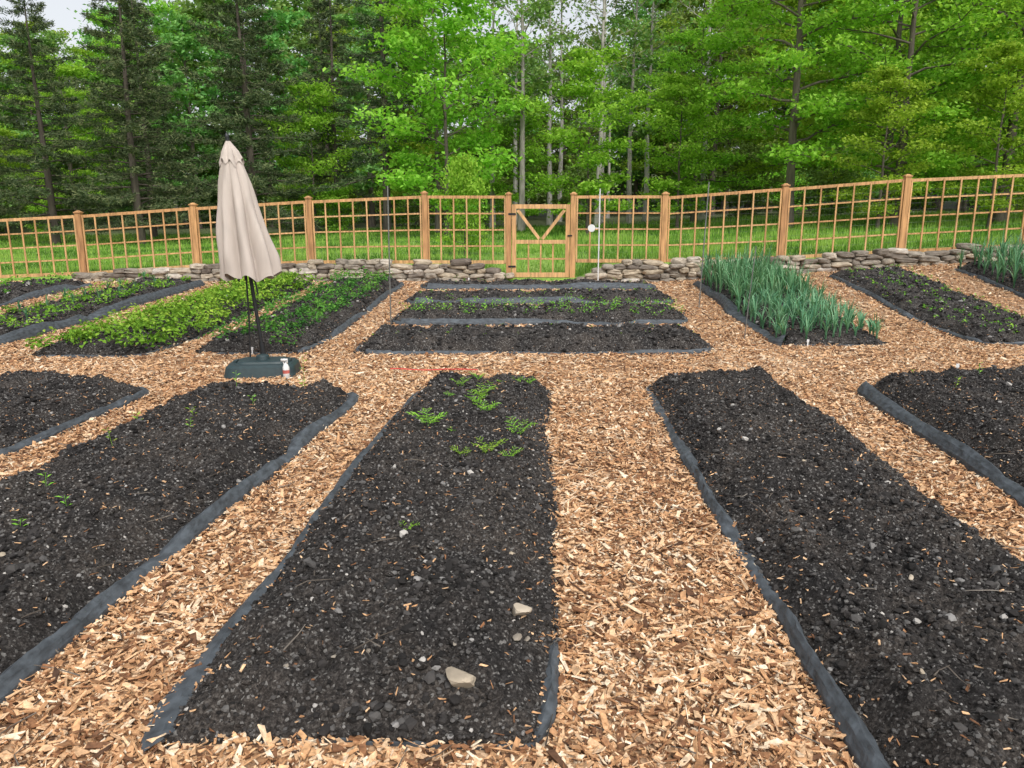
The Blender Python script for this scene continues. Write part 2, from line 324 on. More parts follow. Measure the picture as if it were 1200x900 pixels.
    for i,(o,h) in enumerate(prof):
        oo=o*sp*1.25+.012*(vn(s*8,s*0+i*.6,b.seed+3)-.5)+.006*(vn(s*31,s*0+i*2,b.seed+3)-.5)
        V.append(np.stack([xs_+nx_*oo,ys_+ny_*oo,G(xs_,ys_)+(.012+h*hgt+.007*(vn(s*24,s*0+i*3,b.seed+9)-.5) if h>0 else -.03)],-1))
    V=np.stack(V,1);i=np.arange(m-1)[:,None]*6;j=np.arange(5)[None]
    F=np.stack([i+j,i+j+1,i+6+j+1,i+6+j],-1).reshape(-1,4)
    obj('fabric_edging',mesh_np('fabric_edging',V.reshape(-1,3),F,M_fab,smooth=False),e)
# ---------------------------------------------------------------- loose chips
A=Acc()
for y0,y1,den,sz in((1.2,2.8,6200,1.25),(2.8,4.5,4900,1.25),(4.5,7.8,2900,1.3),(7.8,11,1300,1.45),(11,16.4,560,1.8)):
    hw=.66*(y1+.5)+1.2;n=int(den*2*hw*(y1-y0));x=R.uniform(-hw,hw,n);y=R.uniform(y0,y1,n)
    keep=(y<fy(x)-.3)&(np.abs(x)<14)&(np.abs(x)<.66*(y+.5)+1.2)
    x=x[keep];y=y[keep];ins=np.zeros(len(x),bool);ln=len(x)
    jx=x+R.normal(0,.020,ln);jy=y+R.normal(0,.024,ln)
    for b in B.values(): ins|=b.inside(jx,jy)
    x=x[~ins];y=y[~ins];n=len(x)
    L=np.exp(R.normal(math.log(.018*sz),.62,n)).clip(.004,.095);w=(L*R.uniform(.14,.60,n)).clip(.002,.026)
    sp=R.random(n)<.10;w[sp]=L[sp]*.1;L[sp]*=1.9
    z=P(x,y)+R.uniform(.001,.022,n)
    tt=np.clip(R.normal(.54,.25,n)+.4*(fbm(x*2,y*2,11)-.5),0,1);dk=R.random(n)<.14;tt[dk]=R.uniform(0,.2,dk.sum());lt=R.random(n)<.06;tt[lt]=R.uniform(.85,1,lt.sum())
    V,F=chips(np.stack([x,y,z],-1),L,w,R.uniform(.0015,.005,n)*sz,.33)
    A.add(V,F,np.repeat(tt,8))
obj('wood_chips',A.mesh('wood_chips',M_chip))
# twigs
A=Acc()
for i in range(130):
    y=R.uniform(1.7,5);x=R.uniform(-1,1)*(.6*y+.6);L=R.uniform(.05,.20);a=R.uniform(0,6.28)
    inb=any(b.inside(np.array([x]),np.array([y]))[0] for b in B.values());z=float(P(x,y))+.028+(.15 if inb else 0)
    p0=np.array([x,y,z]);d=np.array([math.cos(a),math.sin(a),R.uniform(-.05,.15)])
    A.add(*tube([p0,p0+d*L*.5+R.normal(0,.008,3),p0+d*L],[.0028,.002,.0012],5),R.uniform(.0,.6))
obj('twigs',A.mesh('twigs',M_bark))
def rough_sphere(sub=3):
    import bmesh
    bm=bmesh.new();bmesh.ops.create_icosphere(bm,subdivisions=sub,radius=1)
    V=np.array([v.co[:] for v in bm.verts]);F=np.array([[v.index for v in f.verts] for f in bm.faces]);bm.free();return V,F
SV,SF=rough_sphere(3)
def stone(c,s,t,o,tw=.12,pw=.6,cuts=0):
    V=SV.copy();V=np.sign(V)*np.abs(V)**pw
    V*=1+.4*(fbm(V[:,0:1]*1.4+o,V[:,1:2]*1.4+V[:,2:3]*2.1+o*.3,3)-.5)
    for i in range(cuts):   # broken facets
        n=np.array([math.sin(o*3+i*2.1),math.cos(o*5+i*1.7),math.sin(o+i*4.3)]);n/=np.linalg.norm(n);d=V@n;V-=np.maximum(d-.62,0)[:,None]*n*.9
    a=math.sin(o)*tw;V=V*np.array(s);V=np.stack([V[:,0]*math.cos(a)-V[:,1]*math.sin(a),V[:,0]*math.sin(a)+V[:,1]*math.cos(a),V[:,2]+V[:,0]*math.sin(o*1.3)*.08],1);return V+np.array(c),SF,t
for i,(x,y,s,t) in enumerate([(-.17,2.24,.054,.68),(.03,2.64,.044,.85),(.02,2.50,.018,.45),(.055,2.53,.014,.4),(-.60,2.36,.014,.5),(-.5,2.42,.012,.4),(-.08,2.75,.013,.5),(0.0,3.1,.015,.8),(-.62,2.75,.012,.85),(1.62,2.9,.014,.85),(1.5,3.6,.015,.8),(-.2,2.45,.011,.5),(2.02,2.3,.016,.4),(1.7,4.3,.014,.8),(-.75,2.3,.013,.45),(1.3,2.2,.013,.7),(-.42,3.4,.014,.6),(-.15,3.5,.013,.8),(1.9,3.4,.015,.6),(-2.2,3.1,.015,.7),(-1.95,3.9,.014,.7)]):
    bb=B['c'] if -1.1<x<.2 else B['r'] if x>0 else B['l']
    # bed coordinates of this spot, for the soil height there
    tq=(y-bb.c[0][1])/(bb.c[2][1]-bb.c[0][1]);xl_=bb.c[0][0]+(bb.c[2][0]-bb.c[0][0])*tq;qq=(x-xl_)/bb.W
    A=Acc();A.add(*stone((0,0,0),(s,s*.76,s*.66),t,i*7.3+1,3.,.8,7));obj('stone',A.mesh('stone',M_stone,False),None,(x,y,float(bb.z(np.array(qq),np.array(tq),np.array(x),np.array(y)))+s*.3))
# ---------------------------------------------------------------- stone wall
A=Acc();A2=Acc();sd=0
def wall(x0,x1,acc):
    global sd
    for c in range(5):
        x=x0+R.uniform(-.1,.05)
        while x<x1:
            L=R.uniform(.16,.46);xc=x+L/2;h=R.uniform(.085,.12)
            y=float(fy(xc))-.30+R.normal(0,.02);base=float(G(xc,y));top=float(Ff(xc,fy(xc)+.1))+.05
            z=base+.03+c*.095
            if z<top+R.normal(0,.03):
                sd+=1;acc.add(*stone((xc,y,z),(L*.53,.16,h*.62),float(R.uniform(0,1)),sd*1.37))
            x+=L
wall(-9.3,-.12,A);wall(1.38,11.5,A2)
obj('stone_wall',A.mesh('stone_wall',M_stone,False));obj('stone_wall',A2.mesh('stone_wall',M_stone,False))
# ---------------------------------------------------------------- fence
posts=[(-14.1,.12,1.42),(-11.65,.2,1.5),(-9.2,.25,1.62),(-6.75,.3,1.78),(-4.3,.35,1.92),(-1.85,.35,2.02),(-.07,.1,2.0),(1.3,.1,2.0),(3.2,.4,2.0),(5.6,.5,2.16),(7.95,.6,2.33),(10.3,.7,2.42),(12.7,.8,2.55)]
for i,(x,zb,zt) in enumerate(posts):
    y=float(fy(x));A=Acc();t=float(R.uniform(.1,.6))
    A.add(*box((x,y,(zb+zt)/2),(.115,.115,zt-zb)),t);A.add(*box((x,y,zt+.012),(.15,.15,.024)),t)
    V,F=box((x,y,zt+.04),(.12,.12,.03));V[4:,:2]=np.array([x,y])+(V[4:,:2]-np.array([x,y]))*.3;A.add(V,F,t)
    o=obj('fence_post',A.mesh('fence_post',M_wood))
def panel(x0,x1,zt0,zt1,h0,h1,rows=4):
    A=Acc();y0=float(fy(x0));y1=float(fy(x1));xa=x0+.06;xb=x1-.06
    def pt(u,v):
        zt=zt0+(zt1-zt0)*u;h=h0+(h1-h0)*u;x=xa+(xb-xa)*u;return np.array([x,y0+(y1-y0)*u,zt-h*(1-v)])
    off=np.array([0,-.022,0])
    for v,w in((0,.075),(1,.06)): A.add(*beam(pt(0,v),pt(1,v),w,.04),float(R.uniform(.4,.9)))
    for k in range(1,rows): A.add(*beam(pt(0,k/rows),pt(1,k/rows),.030,.018),float(R.uniform(.4,.95)))
    n=int(round((xb-xa)/.30))
    for k in range(0,n+1):
        u=min(max(k/n,.012),.988);A.add(*beam(pt(u,0)+off*1.45-np.array([0,0,.02]),pt(u,1)+off*1.45,.030,.018),float(R.uniform(.4,.95)))
    me=A.mesh('fence_panel',M_wood);o=obj('fence_panel',me)
    W=Acc()
    for k in range(int((xb-xa)/.1)):
        u=(k+.5)/int((xb-xa)/.1);W.add(*tube([pt(u,0)+(0,.03,0),pt(u,1)+(0,.03,0)],.0015,3))
    for k in range(11):
        v=(k+.5)/11;W.add(*tube([pt(0,v)+(0,.033,0),pt(1,v)+(0,.033,0)],.0015,3))
    obj('wire_mesh',W.mesh('wire_mesh',M_dark),o)
for i in range(len(posts)-1):
    a,b=posts[i],posts[i+1]
    if i==6: continue
    ga=float(Ff(a[0] if abs(a[0])>2 else math.copysign(2,a[0]-.6)+.6,fy(a[0])));gb=float(Ff(b[0] if abs(b[0]-.6)>2 else math.copysign(2,b[0]-.6)+.6,fy(b[0])))
    za=min(a[2],b[2])-.05 if abs(a[2]-b[2])<.05 else a[2]-.07;zb=za if abs(a[2]-b[2])<.05 else b[2]-.07
    panel(a[0],b[0],za,zb,za-ga-.03,zb-gb-.03,4)
g=empty('garden_gate',(0,0,0));A=Acc();gy=float(fy(0))-.03;xl,xr=.0,1.23;zb,zt=.27,1.80
A.add(*beam((xl+.045,gy,zb),(xl+.045,gy,zt),.09,.045),.7);A.add(*beam((xr-.045,gy,zb),(xr-.045,gy,zt),.09,.045),.6)
for z,w in((zt-.045,.09),(1.02,.08),(zb+.05,.10)): A.add(*beam((xl+.09,gy,z),(xr-.09,gy,z),w,.043),.8)
xm=(xl+xr)/2
A.add(*beam((xl+.12,gy-.004,zt-.12),(xm-.03,gy-.004,1.08),.065,.03),.9);A.add(*beam((xr-.12,gy-.004,zt-.12),(xm+.03,gy-.004,1.08),.065,.03),.85)
obj('frame',A.mesh('frame',M_wood),g)
A=Acc()
for k in range(1,4):
    x=xl+.09+(xr-xl-.18)*k/4;A.add(*beam((x,gy+.012,zb+.1),(x,gy+.012,.98),.032,.016),.6)
A.add(*beam((xl+.09,gy+.026,.66),(xr-.09,gy+.026,.66),.032,.012),.6)
obj('lattice',A.mesh('lattice',M_wood),g)
A=Acc();A.add(*box((xl+.0,gy-.03,.5),(.16,.012,.04)),.1);A.add(*box((xl+.0,gy-.03,1.6),(.16,.012,.04)),.1);A.add(*box((xr,gy-.03,1.15),(.1,.02,.03)),.1)
obj('hinges',A.mesh('hinges',M_dark),g)
def stake(name,x,y,h,r,mat,lean=0):
    z=float(G(x,y))
    return obj(name,(lambda a:(a.add(*tube([(x,y,z-.1),(x+lean*.5,y,z+h*.5),(x+lean,y,z+h)],r,7)),a.mesh(name,mat))[1])(Acc()))
stake('metal_stake',-1.72,10.9,1.95,.009,M_steel,.02);stake('metal_stake',3.05,12.6,2.0,.010,M_steel,.06)
stake('metal_stake',3.0,9.9,1.2,.006,M_steel,.08);stake('metal_stake',-8.9,12,1.0,.008,M_steel)
pl=stake('marker_pole',1.78,16.1,1.9,.013,M_white)
A=Acc();th=np.linspace(0,2*np.pi,25)[:-1];c=np.array([1.62,16.05,1.32])
V=np.concatenate([[c+(0,-.01,0)],c+np.stack([.075*np.cos(th),0*th-.01,.075*np.sin(th)],1),c+np.stack([.075*np.cos(th),0*th+.01,.075*np.sin(th)],1),[c+(0,.01,0)]])
F=[]
for i in range(24):
    j=(i+1)%24;F+= [[0,1+i,1+j,1+j],[1+i,25+i,25+j,1+j],[49,25+j,25+i,25+i]]
me=bpy.data.meshes.new('disc');me.from_pydata(V.tolist(),[],[tuple(dict.fromkeys(f)) for f in F]);me.materials.append(M_white);obj('thermometer_disc',me,pl)
A=Acc();A.add(*beam((1.62,16.06,1.32),(1.78,16.10,1.32),.015,.01));obj('disc_bracket',A.mesh('disc_bracket',M_white),pl)
stake('white_pole',10.0,15.2,1.5,.03,M_white)
A=Acc();xx=np.linspace(-1.25,-.35,16);A.add(*tube(np.stack([xx,7.75+.03*np.sin(xx*9),P(xx,xx*0+7.75)+.042],1),.005,5));obj('garden_twine',A.mesh('garden_twine',M_red))
for x,y,z in((3.62,9.35,.0),(-3.0,8.8,.0),(-4.6,12.5,.25),(-.9,16.2,.2),(4.05,6.9,.17),(3.55,4.9,.16)):
    A=Acc();A.add(*box((0,0,.04),(.016,.003,.10)));A.add(*box((0,-.003,.085),(.03,.003,.035)));obj('plant_label',A.mesh('plant_label',M_white),None,(x,y,z))
# ---------------------------------------------------------------- umbrella
um=empty('patio_umbrella',(-2.57,7.92,0))
def lean(V):
    V=np.array(V,float);V[:,0]-=.095*V[:,2];return V
th=np.arange(96)/96*2*np.pi
def canopy(zr,seed,depth,hem=0):
    V=[]
    for k,(z,r) in enumerate(zr):
        u=k/(len(zr)-1)
        pl_=np.abs(np.sin(4*th+.35*math.sin(z*2)+seed))**.7
        rr=r*(1-depth*u**.3+depth*u**.3*pl_*1.25+.05*np.sin(9*th+z*5)+.03*np.sin(5*th-z*11))
        zz=z+hem*u*u*(.03*np.sin(8*th)+.02*np.sin(3*th+1))
        V.append(np.stack([rr*np.cos(th),rr*.92*np.sin(th),zz],1))
    V=np.concatenate(V);n=96;m=len(zr);i=np.arange(m-1)[:,None]*n;j=np.arange(n)[None];k=(j+1)%n
    return lean(V),np.stack([i+j,i+k,i+n+k,i+n+j],-1).reshape(-1,4)
A=Acc()
z=np.linspace(2.16,.98,30);r=np.interp(z,[.98,1.15,1.5,1.9,2.16],[.275,.265,.21,.145,.085])
A.add(*canopy(list(zip(z,r)),.3,.48,1.0))
z=np.linspace(2.30,2.09,9);r=np.interp(z,[2.09,2.2,2.30],[.115,.08,.02])
A.add(*canopy(list(zip(z,r)),.3,.2,1))
obj('canopy',A.mesh('canopy',M_canvas,True),um)
A=Acc()
V,F=tube([(0,0,.12),(0,0,1.2),(0,0,2.33)],.019,12);A.add(lean(V),F)
V,F=tube([(0,0,2.3),(0,0,2.33),(0,0,2.36),(0,0,2.38)],[.01,.022,.018,.002],10);A.add(lean(V),F)
V,F=tube([(0,0,.13),(0,0,.30)],.032,12);A.add(lean(V),F)
for a in range(8):
    t=a*math.pi/4;V,F=tube([(.03*math.cos(t),.03*math.sin(t),1.25),(.13*math.cos(t),.12*math.sin(t),.93)],.006,5);A.add(lean(V),F)
V,F=tube([(-.03,-.03,1.0),(-.075,-.03,.55),(-.13,-.03,.14)],.009,6);A.add(lean(V),F)
V,F=tube([(.02,-.02,.99),(.05,-.03,.93),(.06,-.03,.80)],.008,6);A.add(lean(V),F)
obj('pole',A.mesh('pole',M_dark,True),um)
A=Acc()
def frust(z0,z1,a0,b0,a1,b1,n=40,e=.35):
    t=np.arange(n)/n*2*np.pi;c=np.sign(np.cos(t))*np.abs(np.cos(t))**e;s=np.sign(np.sin(t))*np.abs(np.sin(t))**e
    rg=[(z0,a0,b0),(z0+(z1-z0)*.8,a0+(a1-a0)*.45,b0+(b1-b0)*.45),(z1,a1,b1),(z1,a1*.6,b1*.6),(z1,.001,.001)]
    V=np.concatenate([np.stack([a*c,b*s,0*t+z],1) for z,a,b in rg]);m=len(rg);i=np.arange(m-1)[:,None]*n;j=np.arange(n)[None];k=(j+1)%n
    return V,np.stack([i+j,i+k,i+n+k,i+n+j],-1).reshape(-1,4)
A.add(*frust(.0,.12,.36,.27,.31,.22));A.add(*frust(.119,.145,.24,.16,.22,.14));A.add(*frust(.144,.19,.07,.07,.055,.055,e=1))
for sx in(-1,1):
    A.add(*box((sx*.265,0,.128),(.03,.12,.02)));
    for q in(-.1,.1): A.add(*tube([(sx*.30,q*2,.0),(sx*.30,q*2,.05)],.03,10))
o=obj('weighted_base',A.mesh('weighted_base',M_base),um);o.rotation_euler=(0,0,.12);o.location=(.03,-.17,.012)
sb=empty('spray_bottle',(-2.22,7.45,.02));sb.scale=(.85,)*3;A=Acc()
A.add(*tube([(0,0,0),(0,0,.005),(0,0,.13),(0,0,.16),(0,0,.185)],[.034,.038,.038,.026,.013],14));A.add(*box((-.015,0,.215),(.075,.026,.03)));A.add(*box((.01,0,.195),(.028,.026,.03)))
A.add(*beam((-.03,0,.205),(-.022,0,.165),.01,.012));obj('bottle',A.mesh('bottle',M_white,True),sb)
A=Acc();A.add(*tube([(0,0,.06),(0,0,.10)],.0388,14));obj('label',A.mesh('label',plain('label_red',(.5,.12,.1),.5),True),sb)
# ---------------------------------------------------------------- low plants
def leaves(C,Nrm,size,asp=.55,fold=.25):
    n=len(C);Nrm=Nrm/(np.linalg.norm(Nrm,axis=1)[:,None]+1e-9);r=R.normal(size=(n,3));u=np.cross(Nrm,r);u/=np.linalg.norm(u,axis=1)[:,None]+1e-9;v=np.cross(Nrm,u)
    a=(size if not np.isscalar(size) else np.full(n,size))[:,None]
    V=np.stack([C-u*a,C+v*a*asp+Nrm*a*fold,C+u*a,C-v*a*asp+Nrm*a*fold],1)
    F=np.arange(n*4).reshape(n,4);return V.reshape(-1,3),F
def leafy(name,bed,rows,space,h,spread,nl,ls,mat,jit=.3,t0=.02,t1=.98,miss=.05):
    b=B[bed];pts=[]
    for q in rows:
        t=np.arange(t0*b.L,t1*b.L,space)/b.L;t=t+R.normal(0,jit*space,len(t))/b.L;qq=q+R.normal(0,.035,len(t));k=R.random(len(t))>miss
        pts.append(np.stack([qq[k],t[k]],1))
    pts=np.concatenate(pts);q=pts[:,0].clip(.03,.97);t=pts[:,1].clip(.01,.99);p=b.pt(q,t);z=b.z(q,t,p[:,0],p[:,1])
    n=len(p);sc_=R.uniform(.45,1.35,n);az=R.uniform(0,2*np.pi,(n,nl));rr=np.sqrt(R.random((n,nl)))
    x=p[:,0:1]+rr*spread*sc_[:,None]*np.cos(az);y=p[:,1:2]+rr*spread*sc_[:,None]*np.sin(az)
    zz=z[:,None]+h*sc_[:,None]*(1-.5*rr**2)*R.uniform(.3,1,(n,nl))+.01
    Cc=np.stack([x,y,zz],-1).reshape(-1,3);Nn=np.stack([np.cos(az)*rr*.8,np.sin(az)*rr*.8,np.ones_like(rr)],-1).reshape(-1,3)+R.normal(0,.4,(n*nl,3))
    V,F=leaves(Cc,Nn,ls*R.uniform(.5,1.25,n*nl))
    tt=np.repeat(np.clip((zz-z[:,None]).ravel()/h*.6+np.repeat(R.normal(.1,.15,n),nl)+R.normal(.0,.15,n*nl),0,1),4)
    obj(name,mesh_np(name,V,F,mat,tt))
leafy('strawberry_plants','L2',(.08,.3,.53,.76,.93),.2,.23,.20,60,.031,M_herb)
leafy('potato_plants','L1',(.2,.5,.8),.22,.20,.17,54,.027,M_herbd,miss=.1)
leafy('lettuce_plants','L3',(.25,.55,.85),.24,.15,.14,36,.026,M_herb,t0=.03,miss=.2)
leafy('bean_plants','L4',(.2,.5,.8),.26,.15,.14,32,.027,M_herb,miss=.25)
leafy('bean_plants','L5',(.2,.5,.8),.3,.12,.12,28,.026,M_herb,miss=.3)
def brow(name,bed,tr,space,h,spread,nl,ls,mat,miss=.1,q0=.03,q1=.97):
    b=B[bed];pts=[]
    for t in tr:
        q=np.arange(q0*b.W,q1*b.W,space)/b.W;q=q+R.normal(0,.3*space,len(q))/b.W;k=R.random(len(q))>miss;q=q[k];pts.append(np.stack([q,t+R.normal(0,.03,len(q))],1))
    pts=np.concatenate(pts);q=pts[:,0].clip(.02,.98);t=pts[:,1].clip(.03,.97);p=b.pt(q,t);z=b.z(q,t,p[:,0],p[:,1]);n=len(p)
    sc_=R.uniform(.5,1.3,n);az=R.uniform(0,6.28,(n,nl));rr=np.sqrt(R.random((n,nl)))
    Cc=np.stack([p[:,0:1]+rr*spread*np.cos(az)*sc_[:,None],p[:,1:2]+rr*spread*np.sin(az)*sc_[:,None],z[:,None]+.01+h*sc_[:,None]*R.random((n,nl))],-1).reshape(-1,3)
    V,F=leaves(Cc,np.array([0,0,1.])+R.normal(0,.5,(n*nl,3)),ls*R.uniform(.6,1.2,n*nl));obj(name,mesh_np(name,V,F,mat,np.repeat(R.uniform(.2,1,n*nl),4)))
brow('pea_seedlings','b2',(.2,.5,.8),.12,.12,.07,15,.018,M_herb)
brow('carrot_seedlings','b3',(.4,),.2,.08,.05,8,.018,M_herb,.3)
brow('carrot_seedlings','b1',(.3,.7),.35,.04,.03,6,.012,M_herb,.3)
brow('chard_seedlings','b4',(.3,.7),.25,.1,.06,8,.02,M_herbd,.3)
leafy('radish_seedlings','R2',(.15,.38,.62,.85),.13,.08,.05,9,.017,M_herb,miss=.15)
leafy('radish_seedlings','R3',(.2,.5,.8),.2,.09,.05,8,.02,M_herb,miss=.25,t1=.6)
def garlic(name,pts,h):
    A=Acc()
    for x,y,z in pts:
        hp=h*R.uniform(.75,1.15)
        for k in range(R.integers(9,13)):
            a=R.uniform(0,6.28);H=hp*R.uniform(.6,1.15);bend=R.uniform(.1,.62)*H;s=np.linspace(0,1,8)
            x_=x+np.cos(a)*bend*s**2.;y_=y+np.sin(a)*bend*s**2.;z_=z+H*(s-.34*s**3.2*(bend/H)*2.4)
            w=.009*(1-s**2.2)+.0012;pa=a+1.57;c=np.stack([x_,y_,z_],1);o=np.stack([np.cos(pa)*w,np.sin(pa)*w,0*w],1)
            V=np.stack([c-o,c+o],1).reshape(-1,3);i=np.arange(7)*2;A.add(V,np.stack([i,i+1,i+3,i+2],1),float(np.clip(R.normal(.5,.25),0,1)))
    obj(name,A.mesh(name,M_garlic,True))
def bedpts(bed,rows,space,t0,t1):
    b=B[bed];o=[]
    for q in rows:
        for t in np.arange(t0*b.L,t1*b.L,space)/b.L:
            q_=np.array([q+R.normal(0,.045)]).clip(.02,.98);t_=np.array([min(.99,max(.01,t+R.normal(0,.045)/b.L))]);p=b.pt(q_,t_);o.append((p[0,0],p[0,1],float(b.z(q_,t_,p[:,0],p[:,1])[0])))
    return o
garlic('garlic_plants',bedpts('R1',(.08,.25,.42,.58,.75,.92),.12,.02,.42),.40)
garlic('garlic_plants',bedpts('R1',(.08,.25,.42,.58,.75,.92),.13,.42,.98),.66)
garlic('garlic_plants',bedpts('R3',(.1,.3,.5,.7,.9),.15,.55,.98),.66)
garlic('onion_plants',bedpts('L3',(.3,.7),.6,.3,.95),.26)
def frond_plant(x,y,z,h,nf,name='marigold_seedling',mat=M_herb,spread=1.):
    A=Acc()
    for k in range(nf):
        a=k*2.4+R.uniform(-.3,.3);L=h*R.uniform(.6,1.3);s=np.linspace(0,1,6);out=spread*L*.8*s**1.3;up=L*(s-.35*s**2.5)
        P_=np.stack([np.cos(a)*out,np.sin(a)*out,up],1);V,F=tube(P_,.0015*(1.3-s),4);A.add(V,F,.4)
        for i in range(1,6):
            for sd_ in(-1,1):
                ll=L*.24*(1.15-abs(i/5-.55));d=np.array([math.cos(a+sd_*1.0),math.sin(a+sd_*1.0),R.uniform(-.1,.5)]);d/=np.linalg.norm(d);n_=np.array([-d[1],d[0],0])
                for f in(.45,1.):
                    c=P_[i]+d*ll*f;dd=d*ll*.42;w=n_*ll*.15
                    A.add(np.array([c-dd,c+w+(0,0,.003),c+dd,c-w+(0,0,.003)]),[[0,1,2,3]],float(R.uniform(.5,1)))
    obj(name,A.mesh(name,mat),None,(x,y,z))
zb=.15
for x,y,h,nf in((-.57,5.15,.17,9),(-.24,6.05,.14,10),(-.19,5.55,.14,9),(.04,4.95,.14,7),(-.07,6.5,.10,8),(-.44,6.45,.10,6),(.12,6.45,.11,7),(-.15,4.55,.12,7),(-.02,4.45,.09,6),(-.28,5.85,.11,7),(-.49,3.35,.075,5),(-.30,6.75,.09,6),(-.5,6.05,.07,5),(-.38,5.0,.06,5),(-.3,4.5,.08,5)):
    frond_plant(x,y,zb,h,nf,spread=.9)
def seedling(x,y,z,h):
    A=Acc();lx=R.normal(0,.15)*h;s=np.linspace(0,1,4);A.add(*tube(np.stack([lx*s,0*s,h*s],1),.0014,4),.6)
    for i in range(6):
        hh=h*(.4+.6*i/5);a=i*2.3+R.random();d=np.array([math.cos(a),math.sin(a),.35]);n_=np.array([-d[1],d[0],0]);l=.018*R.uniform(.6,1.3);c=np.array([lx*hh/h,0,hh])+d*l*1.3
        A.add(np.array([c-d*l,c+n_*l*.45+(0,0,.004),c+d*l,c-n_*l*.45+(0,0,.004)]),[[0,1,2,3]],float(R.uniform(.6,1)))
    obj('tomato_seedling',A.mesh('tomato_seedling',M_herb),None,(x,y,z))
for x,y,h in((-2.5,4.65,.14),(-2.45,3.85,.12),(-2.2,3.6,.09),(-2.16,5.0,.11),(-2.28,3.35,.07),(-1.8,6.55,.26),(-2.3,6.3,.17),(-2.3,5.4,.08),(-2.6,5.2,.10),(-1.75,6.3,.10),(-2.0,5.8,.08),(3.7,6.3,.12),(3.9,5.6,.11),(4.2,6.8,.14),(3.6,6.8,.08),(-2.42,3.1,.06)):
    seedling(x,y,.155,h)
# ---------------------------------------------------------------- lawn grass
n=90000;x=R.uniform(-26,24,n);y=16.9+R.random(n)**1.4*22;k=(y>fy(x)+.1);x=x[k];y=y[k];n=len(x);z=T(x,y)
cl=fbm(x*.8,y*.8,21);h=.05+.09*R.random(n)*(.4+cl*1.5)*(1+.8*(x>1));a=R.uniform(0,6.28,n);w=.012*(1+(y-17)*.08)
V=np.stack([np.stack([x-w*np.cos(a),y-w*np.sin(a),z],1),np.stack([x+w*np.cos(a),y+w*np.sin(a),z],1),np.stack([x+R.normal(0,.03,n),y+R.normal(0,.03,n),z+h],1)],1).reshape(-1,3)
obj('lawn_grass',mesh_np('lawn_grass',V,np.arange(n*3).reshape(n,3),M_grassb,np.repeat(np.clip(.5+(cl-.5)*2.2+R.normal(0,.2,n),0,1),3)))
# ---------------------------------------------------------------- trees
def build_tree(H,W,base,nb,nleaf,ls,bark,mat,r0=.16,up=.55,cs=.5,shape='round',dens=1.):
    A=Acc();C=[];S=[]
    t=np.linspace(0,1,12);wob=np.cumsum(R.normal(0,.018*H/12*4,(12,2)),0)*.35
    TP=np.stack([wob[:,0],wob[:,1],t*H],1);A.add(*tube(TP,r0*(1-t*.88)*(1+.35*np.exp(-t*30)),8),bark)
    for i in range(nb):
        u=base+(1-base)*((i+.5)/nb);hf=(u-base)/(1-base)
        if shape=='round': sh=math.sin(math.pi*(.12+.83*hf))**.6
        else: sh=1-hf*.75
        L=W*sh*R.uniform(.55,1.25);a=i*2.399+R.uniform(-.5,.5)
        p0=np.array([np.interp(u,t,TP[:,0]),np.interp(u,t,TP[:,1]),u*H]);s=np.linspace(0,1,6)
        e=up*(.5+.9*hf)+R.normal(0,.12);bx=L*math.cos(e)*s;bz=L*(math.sin(e)*s-.12*s**2)
        BP=p0+np.stack([np.cos(a)*bx,np.sin(a)*bx,bz],1)+np.cumsum(R.normal(0,.035*L/2,(6,3)),0)*(s[:,None]>0)
        rb=max(.012,r0*.42*(1-u*.75));A.add(*tube(BP,rb*(1-.85*s),5),bark)
        for k in(2,3,4,5):
            C.append(BP[k]);S.append(1.)
            for q in range(2):
                a2=a+R.choice([-1,1])*R.uniform(.5,1.2);L2=L*.38*R.uniform(.6,1.2)*(1.15-.15*k);e2=e*.6+R.normal(0,.25)
                d=np.array([math.cos(a2)*math.cos(e2),math.sin(a2)*math.cos(e2),math.sin(e2)]);Q=BP[k]+d*L2*np.array([[0],[.5],[1]]);A.add(*tube(Q,[rb*.35,rb*.22,.005],4),bark)
                C+= [Q[1],Q[2]];S+=[.8,.9]
    C=np.array(C);S=np.array(S);keep=R.random(len(C))<dens;C=C[keep];S=S[keep]
    n=nleaf;ci=R.integers(0,len(C),n);off=R.normal(0,1,(n,3))*np.array([cs,cs,cs*.36])*S[ci][:,None]
    P_=C[ci]+off;P_[:,2]=np.maximum(P_[:,2],.15)
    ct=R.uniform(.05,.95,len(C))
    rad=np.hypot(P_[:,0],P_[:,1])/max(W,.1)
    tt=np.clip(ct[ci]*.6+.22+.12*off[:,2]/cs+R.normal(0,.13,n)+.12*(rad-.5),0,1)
    Nn=np.array([0,-.0,1.])+R.normal(0,.65,(n,3))
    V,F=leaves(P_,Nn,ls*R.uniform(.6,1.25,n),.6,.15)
    return A.mesh('trunk',M_bark,True),mesh_np('leaves',V,F,mat,np.repeat(tt,4))
